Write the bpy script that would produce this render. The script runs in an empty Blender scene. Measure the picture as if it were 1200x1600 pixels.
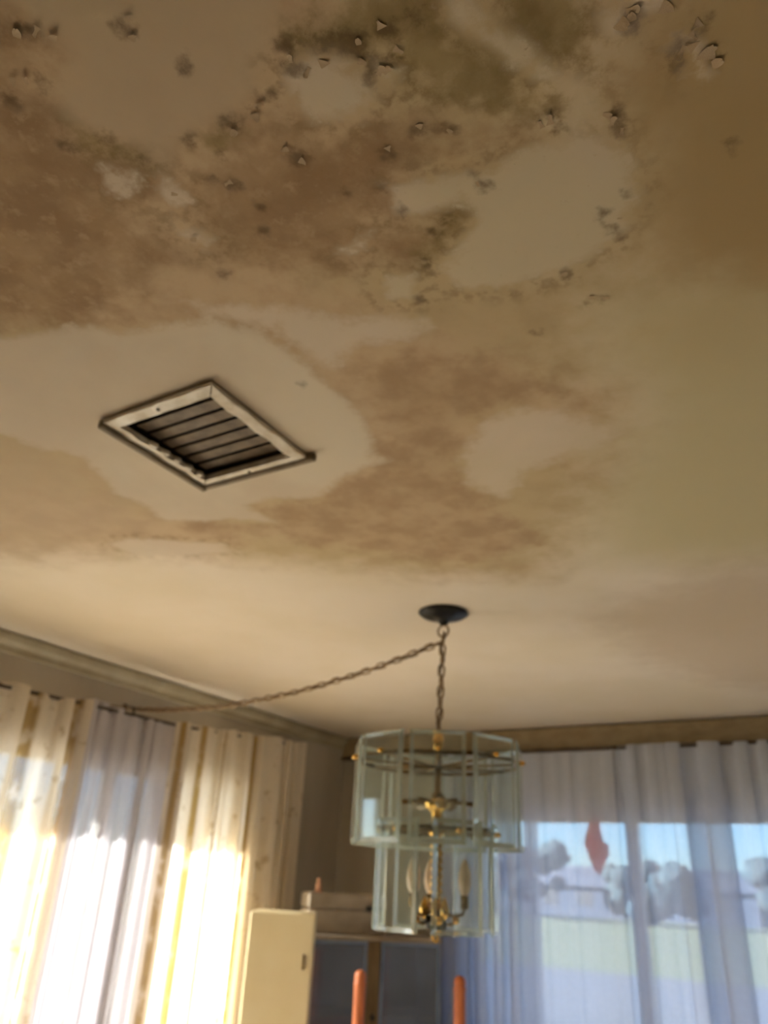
import bpy, math, random
import numpy as np
from mathutils import Vector, Matrix

random.seed(7)
rng = np.random.default_rng(7)
SC = bpy.context.scene
COL = SC.collection
R = math.radians
PI = math.pi

# ------------------------------------------------------------------ camera
CAM = np.array([0.0, 0.0, 1.6])
CEIL = 2.44
YAW, PITCH, ROLL, FPX = R(-31.76), R(25.84), R(2.94), 1200.0
_f = np.array([math.sin(YAW)*math.cos(PITCH), math.cos(YAW)*math.cos(PITCH), math.sin(PITCH)])
_r = np.array([math.cos(YAW), -math.sin(YAW), 0.0])
_u = np.cross(_r, _f)
_r2 = _r*math.cos(ROLL) + _u*math.sin(ROLL)
_u2 = -_r*math.sin(ROLL) + _u*math.cos(ROLL)
cd = bpy.data.cameras.new('camera')
cam = bpy.data.objects.new('camera', cd)
COL.objects.link(cam)
m = Matrix.Identity(4)
for i in range(3):
    m[i][0] = _r2[i]; m[i][1] = _u2[i]; m[i][2] = -_f[i]; m[i][3] = CAM[i]
cam.matrix_world = m
cd.sensor_fit = 'AUTO'; cd.sensor_width = 36.0; cd.lens = 36.0*FPX/1600.0
cd.clip_start = 0.02; cd.clip_end = 400
cd.dof.use_dof = True
cd.dof.focus_distance = 0.75
cd.dof.aperture_fstop = 27.0/5.6
SC.camera = cam

def ceil_pt(px, py):
    """point of the ceiling plane that the camera sees at a photograph pixel"""
    d = (px-600)/FPX*_r2 - (py-800)/FPX*_u2 + _f
    t = (CEIL-CAM[2])/d[2]
    p = CAM + t*d
    return (p[0], p[1])

# ------------------------------------------------------------------ world, sun, exposure
w = bpy.data.worlds.new('sky'); SC.world = w; w.use_nodes = True
nt = w.node_tree
bgn = nt.nodes['Background']
sky = nt.nodes.new('ShaderNodeTexSky')
sky.sky_type = 'NISHITA'
sky.sun_disc = False
SUN_EL, SUN_AZ = R(24), math.atan2(-0.60, -1.0)      # azimuth of the direction towards the sun
sky.sun_elevation = SUN_EL
sky.sun_rotation = PI/2 - SUN_AZ
sky.air_density = 1.0; sky.dust_density = 0.4; sky.ozone_density = 3.0
tintn = nt.nodes.new('ShaderNodeMix'); tintn.data_type = 'RGBA'; tintn.blend_type = 'MULTIPLY'
tintn.inputs[0].default_value = 1.0; tintn.inputs[7].default_value = (0.74, 0.91, 1.16, 1)
nt.links.new(sky.outputs[0], tintn.inputs[6]); nt.links.new(tintn.outputs[2], bgn.inputs[0])
bgn.inputs[1].default_value = 0.13
sl = bpy.data.lights.new('sun', 'SUN'); sl.energy = 26.0; sl.angle = R(0.6); sl.color = (1.0, 0.97, 0.915)
so = bpy.data.objects.new('sun', sl); COL.objects.link(so)
sd = Vector((math.cos(SUN_AZ)*math.cos(SUN_EL), math.sin(SUN_AZ)*math.cos(SUN_EL), math.sin(SUN_EL)))
so.rotation_euler = sd.to_track_quat('Z', 'Y').to_euler()
so.location = sd*30
# portals: they emit nothing, they only guide the daylight sampling through the two windows
for nm, loc, rot, sx, sy in (('portal_one', (-2.99, 2.12, 1.18), (0, -PI/2, 0), 1.8, 2.35),
                             ('portal_two', (-0.65, 4.41, 1.4), (-PI/2, 0, 0), 2.8, 1.25)):
    pl = bpy.data.lights.new(nm, 'AREA'); pl.shape = 'RECTANGLE'; pl.size = sx; pl.size_y = sy
    pl.cycles.is_portal = True
    po = bpy.data.objects.new(nm, pl); COL.objects.link(po); po.location = loc; po.rotation_euler = rot
vs = SC.view_settings
SC.display_settings.display_device = 'sRGB'
vs.view_transform = 'Standard'; vs.look = 'None'; vs.gamma = 1.0; vs.use_curve_mapping = False
vs.exposure = 2.15
SC.cycles.max_bounces = 14; SC.cycles.diffuse_bounces = 8; SC.cycles.transparent_max_bounces = 24
SC.cycles.transmission_bounces = 12; SC.cycles.glossy_bounces = 6
SC.cycles.sample_clamp_indirect = 8.0
SC.cycles.use_denoising = True

# ------------------------------------------------------------------ helpers
def lin(c):
    c = c/255.0
    return c/12.92 if c <= 0.04045 else ((c+0.055)/1.055)**2.4
def rgb(r, g, b): return (lin(r), lin(g), lin(b), 1.0)

class MB:
    def __init__(s): s.v = []; s.f = []; s.sm = []
    def add(s, vs_, fs_, smooth=False):
        o = len(s.v); s.v += [tuple(v) for v in vs_]
        s.f += [tuple(i+o for i in f) for f in fs_]; s.sm += [smooth]*len(fs_)
    def box(s, a, b, bev=0.0):
        (x0, y0, z0), (x1, y1, z1) = a, b
        if bev <= 0:
            s.add([(x0,y0,z0),(x1,y0,z0),(x1,y1,z0),(x0,y1,z0),(x0,y0,z1),(x1,y0,z1),(x1,y1,z1),(x0,y1,z1)],
                  [(0,3,2,1),(4,5,6,7),(0,1,5,4),(1,2,6,5),(2,3,7,6),(3,0,4,7)])
        else:
            c = [((x0+x1)/2, (y0+y1)/2, (z0+z1)/2)][0]
            h = ((x1-x0)/2, (y1-y0)/2, (z1-z0)/2)
            vv = []; idx = {}
            for sx in (-1, 1):
                for sy in (-1, 1):
                    for sz in (-1, 1):
                        for ax in range(3):
                            q = [sx*h[0], sy*h[1], sz*h[2]]
                            sg = (sx, sy, sz)
                            for k in range(3):
                                if k != ax: q[k] -= sg[k]*bev
                            idx[(sx,sy,sz,ax)] = len(vv); vv.append((c[0]+q[0], c[1]+q[1], c[2]+q[2]))
            ff = []
            for ax in range(3):
                o1, o2 = [k for k in range(3) if k != ax]
                for sg in (-1, 1):
                    loop = []
                    for (a1, a2) in ((-1,-1),(1,-1),(1,1),(-1,1)):
                        t = [0,0,0]; t[ax] = sg; t[o1] = a1; t[o2] = a2
                        loop.append(idx[(t[0],t[1],t[2],ax)])
                    ff.append(tuple(loop))
            for ax in range(3):       # edge bevels run along axis ax
                o1, o2 = [k for k in range(3) if k != ax]
                for s1 in (-1, 1):
                    for s2 in (-1, 1):
                        def key(e, which):
                            t = [0,0,0]; t[ax] = e; t[o1] = s1; t[o2] = s2
                            return idx[(t[0],t[1],t[2],which)]
                        ff.append((key(-1,o1), key(1,o1), key(1,o2), key(-1,o2)))
            for sx in (-1, 1):
                for sy in (-1, 1):
                    for sz in (-1, 1):
                        ff.append((idx[(sx,sy,sz,0)], idx[(sx,sy,sz,1)], idx[(sx,sy,sz,2)]))
            s.add(vv, ff)
    def lathe(s, prof, seg=16, c=(0,0,0), smooth=True):
        vv = []; ff = []
        n = len(prof)
        for (r, z) in prof:
            for k in range(seg):
                a = 2*PI*k/seg
                vv.append((c[0]+max(r,1e-4)*math.cos(a), c[1]+max(r,1e-4)*math.sin(a), c[2]+z))
        for i in range(n-1):
            for k in range(seg):
                k2 = (k+1) % seg
                ff.append((i*seg+k, i*seg+k2, (i+1)*seg+k2, (i+1)*seg+k))
        ff.append(tuple(range(seg))); ff.append(tuple((n-1)*seg+k for k in range(seg)))
        s.add(vv, ff, smooth)
    def tube(s, pts, r, seg=8, closed=False, smooth=True):
        pts = [Vector(p) for p in pts]; n = len(pts)
        rad = r if isinstance(r, (list, tuple)) else [r]*n
        vv = []; ff = []
        ref = None
        for i, p in enumerate(pts):
            if closed: t = (pts[(i+1) % n]-pts[i-1]).normalized()
            else: t = (pts[min(i+1,n-1)]-pts[max(i-1,0)]).normalized()
            if ref is None:
                ref = t.orthogonal().normalized()
            ref = (ref - t*ref.dot(t))
            ref = ref.normalized() if ref.length > 1e-6 else t.orthogonal().normalized()
            b = t.cross(ref)
            for k in range(seg):
                a = 2*PI*k/seg
                vv.append(p + (ref*math.cos(a)+b*math.sin(a))*rad[i])
        m_ = n if closed else n-1
        for i in range(m_):
            j = (i+1) % n
            for k in range(seg):
                k2 = (k+1) % seg
                ff.append((i*seg+k, i*seg+k2, j*seg+k2, j*seg+k))
        if not closed:
            ff.append(tuple(range(seg))); ff.append(tuple((n-1)*seg+k for k in range(seg)))
        s.add(vv, ff, smooth)
    def mesh(s, name, mat):
        me = bpy.data.meshes.new(name); me.from_pydata(s.v, [], s.f)
        me.polygons.foreach_set('use_smooth', s.sm)
        import bmesh
        bm = bmesh.new(); bm.from_mesh(me); bmesh.ops.recalc_face_normals(bm, faces=bm.faces); bm.to_mesh(me); bm.free()
        me.materials.append(mat); me.update()
        return me
    def build(s, name, mat, parent=None, loc=(0,0,0), rotz=0.0):
        return place(name, s.mesh(name, mat), parent, loc, rotz)

def place(name, me, parent=None, loc=(0,0,0), rotz=0.0):
    o = bpy.data.objects.new(name, me); COL.objects.link(o)
    o.location = loc; o.rotation_euler = (0, 0, rotz)
    if parent is not None: o.parent = parent
    return o
def tag(o, label, cat, group=None, kind=None):
    o['label'] = label; o['category'] = cat
    if group: o['group'] = group
    if kind: o['kind'] = kind
    return o
def struct(o, label=None):
    o['kind'] = 'structure'
    if label: o['label'] = label
    return o
def empty(name, loc, rotz=0.0):
    o = bpy.data.objects.new(name, None); COL.objects.link(o)
    o.location = loc; o.rotation_euler = (0, 0, rotz); o.empty_display_size = 0.1
    return o

# ------------------------------------------------------------------ materials
class N:
    def __init__(s, name):
        s.m = bpy.data.materials.new(name); s.m.use_nodes = True
        s.t = s.m.node_tree; s.n = s.t.nodes; s.l = s.t.links
        s.n.clear(); s.out = s.n.new('ShaderNodeOutputMaterial')
    def node(s, ty, **kw):
        n = s.n.new(ty)
        for k, v in kw.items(): setattr(n, k, v)
        return n
    def link(s, a, b): s.l.new(a, b)
    def inp(s, sock, v):
        if hasattr(v, 'is_output'): s.l.new(v, sock)
        else: sock.default_value = v
    def math(s, op, a, b=0.0, c=None, clamp=False):
        n = s.n.new('ShaderNodeMath'); n.operation = op; n.use_clamp = clamp
        s.inp(n.inputs[0], a); s.inp(n.inputs[1], b)
        if c is not None: s.inp(n.inputs[2], c)
        return n.outputs[0]
    def mix(s, f, a, b, blend='MIX'):
        n = s.n.new('ShaderNodeMix'); n.data_type = 'RGBA'; n.blend_type = blend
        s.inp(n.inputs[0], f); s.inp(n.inputs[6], a); s.inp(n.inputs[7], b)
        return n.outputs[2]
    def smooth(s, v, lo, hi):
        n = s.n.new('ShaderNodeMapRange'); n.interpolation_type = 'SMOOTHSTEP'
        s.inp(n.inputs[0], v); n.inputs[1].default_value = lo; n.inputs[2].default_value = hi
        return n.outputs[0]
    def noise(s, vec, scale, detail=4, rough=0.55, w=None):
        n = s.n.new('ShaderNodeTexNoise')
        if w is not None: n.noise_dimensions = '4D'; n.inputs['W'].default_value = w
        if vec is not None: s.l.new(vec, n.inputs['Vector'])
        n.inputs['Scale'].default_value = scale; n.inputs['Detail'].default_value = detail
        n.inputs['Roughness'].default_value = rough
        return n.outputs['Fac']
    def coord(s): return s.n.new('ShaderNodeTexCoord').outputs['Object']
    def attr(s, name): return s.node('ShaderNodeAttribute', attribute_name=name).outputs['Fac']
    def bsdf(s, color, rough=0.6, metal=0.0, spec=0.4, normal=None, **kw):
        b = s.n.new('ShaderNodeBsdfPrincipled')
        s.inp(b.inputs['Base Color'], color); s.inp(b.inputs['Roughness'], rough)
        b.inputs['Metallic'].default_value = metal; b.inputs['Specular IOR Level'].default_value = spec
        for k, v in kw.items(): s.inp(b.inputs[k], v)
        if normal is not None: s.l.new(normal, b.inputs['Normal'])
        return b.outputs[0]
    def bump(s, h, strength=0.3, dist=0.01):
        b = s.n.new('ShaderNodeBump'); b.inputs['Strength'].default_value = strength
        b.inputs['Distance'].default_value = dist; s.l.new(h, b.inputs['Height'])
        return b.outputs[0]
    def done(s, sh): s.l.new(sh, s.out.inputs[0]); return s.m

def mottled(name, c1, c2, scale=8, rough=0.6, metal=0.0, bump=0.1, spec=0.4, stretch=(1,1,1)):
    n = N(name); co = n.coord()
    mp = n.node('ShaderNodeMapping'); n.link(co, mp.inputs[0]); mp.inputs['Scale'].default_value = stretch
    f = n.noise(mp.outputs[0], scale, 5)
    f2 = n.smooth(f, 0.3, 0.7)
    return n.done(n.bsdf(n.mix(f2, c1, c2), rough, metal, spec, n.bump(f, bump, 0.004)))

def cloth(name, color, transp=0.3, transl=0.6, tint=None, stripe=None):
    """thin woven cloth: part of the light passes straight through the weave, part is scattered"""
    n = N(name); co = n.coord()
    col = color
    if stripe:
        u = n.attr('u')
        f = n.noise(co, 9, 3)
        wv = None
        for (c, wd) in stripe[0]:
            d = n.math('ABSOLUTE', n.math('SUBTRACT', u, c))
            mk = n.math('SUBTRACT', 1.0, n.smooth(d, wd*0.5, wd))
            wv = mk if wv is None else n.math('MAXIMUM', wv, mk)
        blot = n.smooth(n.noise(co, 13, 3, w=3.0), 0.60, 0.68)
        msk = n.math('MULTIPLY', wv, n.smooth(f, 0.25, 0.5))
        msk = n.math('MAXIMUM', msk, n.math('MULTIPLY', blot, 0.55))
        col = n.mix(msk, color, stripe[1])
    dif = n.node('ShaderNodeBsdfDiffuse'); n.inp(dif.inputs[0], col)
    trl = n.node('ShaderNodeBsdfTranslucent'); n.inp(trl.inputs[0], col)
    trp = n.node('ShaderNodeBsdfTransparent'); trp.inputs[0].default_value = tint or (1, 1, 1, 1)
    m1 = n.node('ShaderNodeMixShader'); m1.inputs[0].default_value = transl
    n.link(dif.outputs[0], m1.inputs[1]); n.link(trl.outputs[0], m1.inputs[2])
    m2 = n.node('ShaderNodeMixShader')
    weave = n.noise(co, 60, 2)
    n.link(n.math('MULTIPLY_ADD', weave, 0.10, transp-0.05), m2.inputs[0])
    n.link(m1.outputs[0], m2.inputs[1]); n.link(trp.outputs[0], m2.inputs[2])
    return n.done(m2.outputs[0])

def pane_mat():
    n = N('window_glass')
    g = n.node('ShaderNodeBsdfGlossy'); g.inputs['Roughness'].default_value = 0.02
    t = n.node('ShaderNodeBsdfTransparent'); t.inputs[0].default_value = (0.93, 0.96, 0.97, 1)
    fr = n.node('ShaderNodeFresnel'); fr.inputs[0].default_value = 1.45
    m_ = n.node('ShaderNodeMixShader'); n.link(fr.outputs[0], m_.inputs[0])
    n.link(t.outputs[0], m_.inputs[1]); n.link(g.outputs[0], m_.inputs[2])
    return n.done(m_.outputs[0])

def glass_mat(name, col, rough=0.02, ior=1.45):
    n = N(name)
    f = n.noise(n.coord(), 14, 2)
    return n.done(n.bsdf(col, rough, 0, 0.5, n.bump(f, 0.05, 0.002), **{'Transmission Weight': 1.0, 'IOR': ior}))

M = {}
M['wall'] = mottled('wall_paint', rgb(186,176,158), rgb(170,160,142), 3.2, 0.8, bump=0.15, stretch=(1,1,0.25))
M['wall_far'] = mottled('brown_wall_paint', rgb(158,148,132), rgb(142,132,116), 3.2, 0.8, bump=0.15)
M['wall_out'] = mottled('outer_wall', rgb(190,180,165), rgb(170,160,145), 3, 0.85)
M['floor'] = mottled('beige_floor', rgb(226,216,200), rgb(214,202,184), 5, 0.6, stretch=(0.5,6,1))
M['crown'] = mottled('aged_trim_paint', rgb(176,164,136), rgb(158,145,116), 6, 0.6)
M['pelmet'] = mottled('tan_border', rgb(166,147,112), rgb(146,126,92), 12, 0.7, stretch=(1,1,2))
M['darkrail'] = mottled('brown_rail', rgb(78,60,40), rgb(60,45,30), 10, 0.5)
M['winframe'] = mottled('window_paint', rgb(205,205,200), rgb(185,185,178), 6, 0.5)
M['pane'] = pane_mat()
M['ventwhite'] = mottled('vent_enamel', rgb(232,224,208), rgb(200,186,160), 20, 0.45)
M['ventdark'] = mottled('dusty_slat', rgb(116,98,74), rgb(88,72,52), 25, 0.6)
M['duct'] = mottled('dark_duct', rgb(48,40,30), rgb(30,25,19), 12, 0.9)  # very dark tone, seen in the gaps between the slats
M['dark_strip'] = mottled('vent_dark_strip', rgb(140,124,100), rgb(110,96,76), 14, 0.7)
M['bronze'] = mottled('dark_bronze', rgb(34,30,24), rgb(22,19,15), 20, 0.42, 0.6)
M['brass'] = mottled('brass', rgb(232,190,104), rgb(200,150,68), 16, 0.16, 1.0, bump=0.03)
M['brassdull'] = mottled('tarnished_brass', rgb(126,98,54), rgb(92,70,38), 18, 0.34, 0.85, bump=0.05)
M['chain'] = mottled('antique_chain', rgb(164,138,102), rgb(124,100,70), 40, 0.4, 0.5)
M['cord'] = mottled('brown_cord', rgb(126,104,78), rgb(100,80,58), 40, 0.7)
def hazy_glass(name, col, haze, hazecol):  # diffuse haze mixed in to stand for milky reflections on the panels
    n = N(name)
    f = n.noise(n.coord(), 14, 2)
    g = n.bsdf(col, 0.03, 0, 0.5, n.bump(f, 0.05, 0.002), **{'Transmission Weight': 1.0, 'IOR': 1.45})
    tr = n.node('ShaderNodeBsdfTranslucent'); tr.inputs[0].default_value = hazecol
    di = n.node('ShaderNodeBsdfDiffuse'); di.inputs[0].default_value = hazecol
    a_ = n.node('ShaderNodeMixShader'); a_.inputs[0].default_value = .5; n.link(tr.outputs[0], a_.inputs[1]); n.link(di.outputs[0], a_.inputs[2])
    m_ = n.node('ShaderNodeMixShader'); n.link(n.math('MULTIPLY_ADD', f, haze*.6, haze*.7), m_.inputs[0]); n.link(g, m_.inputs[1]); n.link(a_.outputs[0], m_.inputs[2])
    return n.done(m_.outputs[0])
M['glass'] = hazy_glass('pale_green_glass', (0.94, 0.98, 0.96, 1), 0.09, rgb(214,226,214))
M['glassedge'] = hazy_glass('hazy_glass_edge', (0.90, 0.97, 0.93, 1), 0.38, rgb(216,226,216))  # denser haze makes the bevels look brightly lit
M['crystal'] = glass_mat('clear_crystal', (0.97, 0.97, 0.97, 1), ior=1.5)
M['bulb'] = mottled('frosted_bulb', rgb(236,214,186), rgb(220,190,160), 20, 0.25)
M['cream'] = mottled('cream_laminate', rgb(240,226,186), rgb(233,216,172), 4, 0.45, bump=0.03)
M['hutch'] = mottled('brown_wood', rgb(134,112,80), rgb(106,86,58), 7, 0.45, stretch=(4,4,0.6))
M['hutchin'] = mottled('blue_tinted_inside', rgb(132,148,176), rgb(112,128,156), 7, 0.6)  # blue tint painted in for the window reflected in the doors
M['shelf'] = mottled('pale_shelf', rgb(180,176,172), rgb(160,156,152), 7, 0.6)
M['greybox'] = mottled('grey_box', rgb(168,156,140), rgb(148,136,120), 9, 0.7)
M['black'] = mottled('dark_plastic', rgb(50,46,42), rgb(38,35,32), 9, 0.5)
M['pinkclay'] = mottled('pink_ceramic', rgb(214,168,138), rgb(196,142,112), 20, 0.4)
M['chairwood'] = mottled('orange_wood', rgb(206,122,76), rgb(176,94,54), 9, 0.42, stretch=(5,5,0.8))
M['seatpad'] = mottled('seat_weave', rgb(196,170,124), rgb(170,144,98), 40, 0.8)
M['pinkorn'] = None
M['lawn'] = mottled('lawn_grass', rgb(76,80,52), rgb(62,68,44), 0.6, 0.9)
M['road'] = mottled('asphalt', rgb(62,66,76), rgb(54,58,66), 0.8, 0.9)
M['drive'] = mottled('pale_concrete', rgb(196,192,186), rgb(176,172,166), 0.7, 0.9)
M['treecrown'] = mottled('tree_leaves', rgb(38,54,58), rgb(26,40,46), 1.2, 0.9, bump=0.8)
M['bark'] = mottled('bark', rgb(86,70,56), rgb(64,52,42), 3, 0.9)
M['housewall'] = mottled('house_siding', rgb(46,54,70), rgb(42,48,62), 1, 0.8)
M['roof'] = mottled('house_roof', rgb(58,62,74), rgb(48,52,64), 1, 0.8)

# ------------------------------------------------------------------ setting: floor, walls, windows, trims
XL, YB, XR, YR = -2.85, 4.27, 1.70, -1.60
T = 0.15
W1 = (0.98, 3.25, 0.30, 2.05)     # left window: y0,y1,z0,z1; unseen low sill and uncurtained end added to let in sun
W2 = (-2.02, 0.75, 0.85, 2.0)   # back window: x0,x1,z0,z1

b = MB(); b.box((XL-T, YR-T, -0.12), (XR+T, YB+T, 0.0)); struct(b.build('floor', M['floor']), 'wood floor of the room')
b = MB()
b.box((XL-T, YR-T, 0), (XL, W1[0], CEIL)); b.box((XL-T, W1[1], 0), (XL, YB+T, CEIL))
b.box((XL-T, W1[0], 0), (XL, W1[1], W1[2])); b.box((XL-T, W1[0], W1[3]), (XL, W1[1], CEIL))
struct(b.build('wall_left', M['wall']), 'dull brown painted wall behind the printed drapes')
b = MB()
b.box((XL, YB, 0), (W2[0], YB+T, CEIL)); b.box((W2[1], YB, 0), (XR+T, YB+T, CEIL))
b.box((W2[0], YB, 0), (W2[1], YB+T, W2[2])); b.box((W2[0], YB, W2[3]), (W2[1], YB+T, CEIL))
struct(b.build('wall_back', M['wall']), 'dull brown painted wall behind the sheer curtains')
b = MB(); b.box((XR, YR-T, 0), (XR+T, YB, CEIL)); struct(b.build('wall_right', M['wall_far']))
b = MB(); b.box((XL, YR-T, 0), (XR, YR, CEIL)); struct(b.build('wall_front', M['wall_far']))

def window(name, x0, x1, z0, z1, n, mid, to_world, label):
    """frame with n lights; local x along the wall, y through it"""
    root = MB(); fw = 0.055
    root.box((x0, 0, z0), (x0+fw, .07, z1)); root.box((x1-fw, 0, z0), (x1, .07, z1))
    root.box((x0+fw, 0, z0), (x1-fw, .07, z0+fw)); root.box((x0+fw, 0, z1-fw), (x1-fw, .07, z1))
    o = root.build(name, M['winframe']); o.matrix_world = to_world; struct(o, label)
    wd = (x1-x0-2*fw)/n
    for i in range(n):
        a = x0+fw+i*wd
        if i:
            q = MB(); q.box((a-.022, .005, z0+fw), (a+.022, .065, z1-fw), 0.004); q.build('mullion', M['winframe'], o)
        q = MB(); q.box((a+(.022 if i else 0), .03, z0+fw), (a+wd-(.022 if i < n-1 else 0), .036, z1-fw)); q.build('pane', M['pane'], o)
        if mid:
            q = MB(); q.box((a+(.022 if i else 0), .01, mid-.018), (a+wd-(.022 if i < n-1 else 0), .06, mid+.018), 0.004); q.build('glazing_bar', M['winframe'], o)
    q = MB(); q.box((x0-.04, -.05, z0-.03), (x1+.04, .0, z0), 0.006); q.build('window_sill', M['winframe'], o)
    return o
# left window: local x -> world y, local y -> world -x
mw = Matrix(((0,-1,0,XL-0.02),(1,0,0,0),(0,0,1,0),(0,0,0,1)))
window('window_1', W1[0], W1[1], W1[2], W1[3], 3, None, mw, 'sunlit window behind the gold-striped drapes')
mw = Matrix(((1,0,0,0),(0,1,0,YB+0.02),(0,0,1,0),(0,0,0,1)))
window('window_2', W2[0], W2[1], W2[2], W2[3], 3, None, mw, 'wide window behind the white sheers')

# crown moulding along the left wall
prof = [(0, 2.36), (.012, 2.362), (.016, 2.385), (.034, 2.405), (.040, 2.424), (.040, 2.434), (0, 2.434)]
b = MB(); n = len(prof)
vv = [(XL+p[0], YR, p[1]) for p in prof] + [(XL+p[0], YB, p[1]) for p in prof]
b.add(vv, [(i, (i+1) % n, n+(i+1) % n, n+i) for i in range(n)] + [tuple(range(n)), tuple(range(n, 2*n))])
struct(b.build('trim_1', M['crown']), 'pale crown moulding above the printed drapes')
# tan border board above the back curtains
b = MB(); b.box((XL+.001, YB-.022, 2.318), (XR, YB, 2.432), 0.004)
o = struct(b.build('trim_2', M['pelmet']), 'tan border board under the ceiling above the sheers')
b = MB(); b.box((XL+.001, YB-.034, 2.300), (XR, YB, 2.318), 0.003); b.build('dark_lower_edge', M['darkrail'], o)

# eaves outside, which shade the top of the windows
b = MB(); b.box((-3.68, YR-.6, 2.20), (XL-T, YB+.75, 2.28)); b.box((XL-T, YB+T, 2.20), (XR+T, YB+.75, 2.28))
b.box((-3.70, YR-.6, 2.20), (-3.68, YB+.75, 2.34))
struct(b.build('trim_3', M['wall_out']), 'roof eaves outside the windows')

# ------------------------------------------------------------------ ceiling with stains
def P(*pts): return [ceil_pt(*p) for p in pts]
PALEOLD = [P((-80,-80),(210,-80),(430,-80),(432,60),(410,140),(350,190),(290,220),(262,268),(240,262),(225,235),(170,215),(110,190),(90,150),(110,90),(60,40))]
PALE = [
 P((612,292),(640,280),(700,268),(760,262),(830,225),(900,212),(960,215),(990,250),(995,310),(975,360),(930,395),(870,425),(800,445),(730,450),(690,440),(680,415),(715,380),(740,350),(745,325),(720,310),(650,335),(620,330)),
 P((598,430),(650,428),(652,465),(600,468)), P((525,392),(585,355),(580,385),(550,402)),
 P((690,-60),(745,-60),(745,0),(765,30),(810,60),(850,100),(920,122),(932,160),(905,202),(880,197),(895,142),(830,117),(780,72),(730,47),(705,25)),
 P((440,112),(480,82),(540,85),(580,130),(588,160),(560,185),(500,190),(460,160)),
 P((592,95),(625,105),(620,135),(595,130)), P((255,280),(290,290),(300,312),(270,330),(255,312)), P((272,345),(330,370),(320,388),(280,367)),
 P((200,842),(350,850),(360,863),(220,870),(170,850)),
 P((940,18),(978,5),(988,42),(950,55)), P((1058,62),(1088,55),(1092,75),(1112,108),(1094,116),(1078,82)), P((160,262),(205,270),(200,310),(170,305)),
 P((1000,-60),(1040,-60),(1030,0),(1000,10)),
]
VENTP = [P((-120,560),(-60,535),(60,520),(140,512),(200,520),(270,505),(330,502),(400,520),(450,545),(490,580),(520,610),(560,640),(582,680),(578,712),(612,718),(540,742),(500,777),(430,780),(385,790),(432,817),(360,812),(260,815),(230,792),(180,770),(130,715),(60,700),(10,680),(-120,640))]
BROWN = [
 P((-120,170),(60,150),(120,200),(200,240),(250,280),(240,340),(250,400),(230,460),(180,505),(100,520),(40,525),(-120,540)),
 P((260,265),(300,215),(360,190),(410,150),(470,190),(560,190),(600,160),(700,200),(830,180),(860,200),(820,225),(760,258),(690,268),(615,290),(610,335),(650,338),(720,318),(735,345),(690,400),(640,430),(590,420),(540,420),(460,430),(380,410),(330,380),(290,340),(265,310)),
 P((-60,-60),(0,-60),(40,25),(85,60),(80,130),(40,170),(-60,180)), P((150,-60),(215,-60),(212,50),(190,72),(165,30)),
]
STAIN = [P((550,550),(620,545),(700,550),(790,545),(850,580),(870,620),(800,635),(750,655),(720,700),(740,765),(800,800),(850,850),(780,875),(700,880),(600,865),(480,850),(400,835),(270,825),(300,815),(430,820),(385,795),(430,783),(500,778),(560,742),(585,700),(582,660),(545,620))]
SOFT = [P((300,475),(380,480),(450,480),(530,500),(620,492),(665,508),(640,530),(560,540),(520,582),(490,565),(430,512),(330,496)), P((720,720),(750,665),(800,640),(870,640),(940,668),(972,660),(940,700),(880,715),(820,740),(790,775),(740,760))]
OLIVE = [
 P((436,52),(500,40),(520,10),(600,-60),(690,-60),(705,30),(760,62),(830,117),(890,145),(880,190),(800,180),(720,160),(650,140),(610,150),(600,90),(570,80),(500,92),(450,105)),
 P((760,-60),(930,-60),(930,60),(940,110),(850,95),(780,40)),
 P((110,190),(170,215),(225,235),(240,262),(200,255),(120,235)), P((690,330),(735,320),(742,345),(715,375),(660,440),(650,400)),
 P((290,220),(350,190),(365,215),(355,270),(320,240)),
]
PINK = [
 P((-120,690),(60,702),(140,730),(180,780),(240,820),(180,850),(60,872),(-120,880)),
 P((930,960),(1020,925),(1120,890),(1300,870),(1300,1090),(1100,1065),(1000,1025)),
 P((480,560),(560,640),(580,680),(520,720),(450,660),(440,600)),
]
ZONE = [P((-200,-200),(930,-200),(950,120),(900,215),(1000,240),(1000,400),(900,450),(900,560),(960,660),(900,800),(850,900),(700,900),(500,880),(250,860),(-150,860))]
RIGHT = [P((930,-300),(1500,-300),(1500,860),(1100,880),(950,870),(900,760),(960,660),(900,560),(900,450),(1000,390),(1000,240),(940,120))]
TAN = [P((930,120),(1000,60),(1100,-100),(1400,-200),(1400,480),(1100,430),(1005,390),(995,340),(1005,260),(965,200))]
DARK = [(440,75,11),(450,100,8),(470,105,7),(500,70,9),(580,120,9),(575,90,7),(620,62,9),(612,85,8),(415,150,8),(405,163,7),(358,195,8),(455,235,7),(463,250,9),
 (605,237,8),(408,362,8),(408,325,5),(367,290,8),(655,205,8),(705,195,8),(968,203,8),(965,175,6),(860,184,8),(872,196,6),(880,428,8),(942,465,6),(920,472,7),
 (970,372,5),(655,465,7),(758,290,8),(985,38,9),(980,18,7),(1060,66,5),(1062,90,8),(1122,88,10),(1110,30,8),(1098,42,5),(350,245,6),(300,222,7),(285,105,8),(12,153,8),
 (40,45,7),(65,130,9),(190,40,9),(200,57,7),(105,230,8),(165,218,7),(222,250,6),(945,330,6),(975,300,5),(955,350,6),(700,345,6),(680,360,7),(665,410,6),(690,430,5),
 (520,60,8),(540,75,6),(600,45,7),(555,60,6),(640,30,6),(1140,215,6),(1135,240,5),(390,170,6),(480,240,5),(540,300,5),(600,300,5),(745,270,5),(350,430,6),(470,600,4),(840,520,6),(630,330,5),(330,280,5)]
DARK = [(ceil_pt(x, y), r) for x, y, r in DARK]
DARK = [(p[0], p[1], r/1200.0*math.hypot(math.hypot(p[0], p[1]), CEIL-1.6)*1.1) for p, r in DARK]

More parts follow.
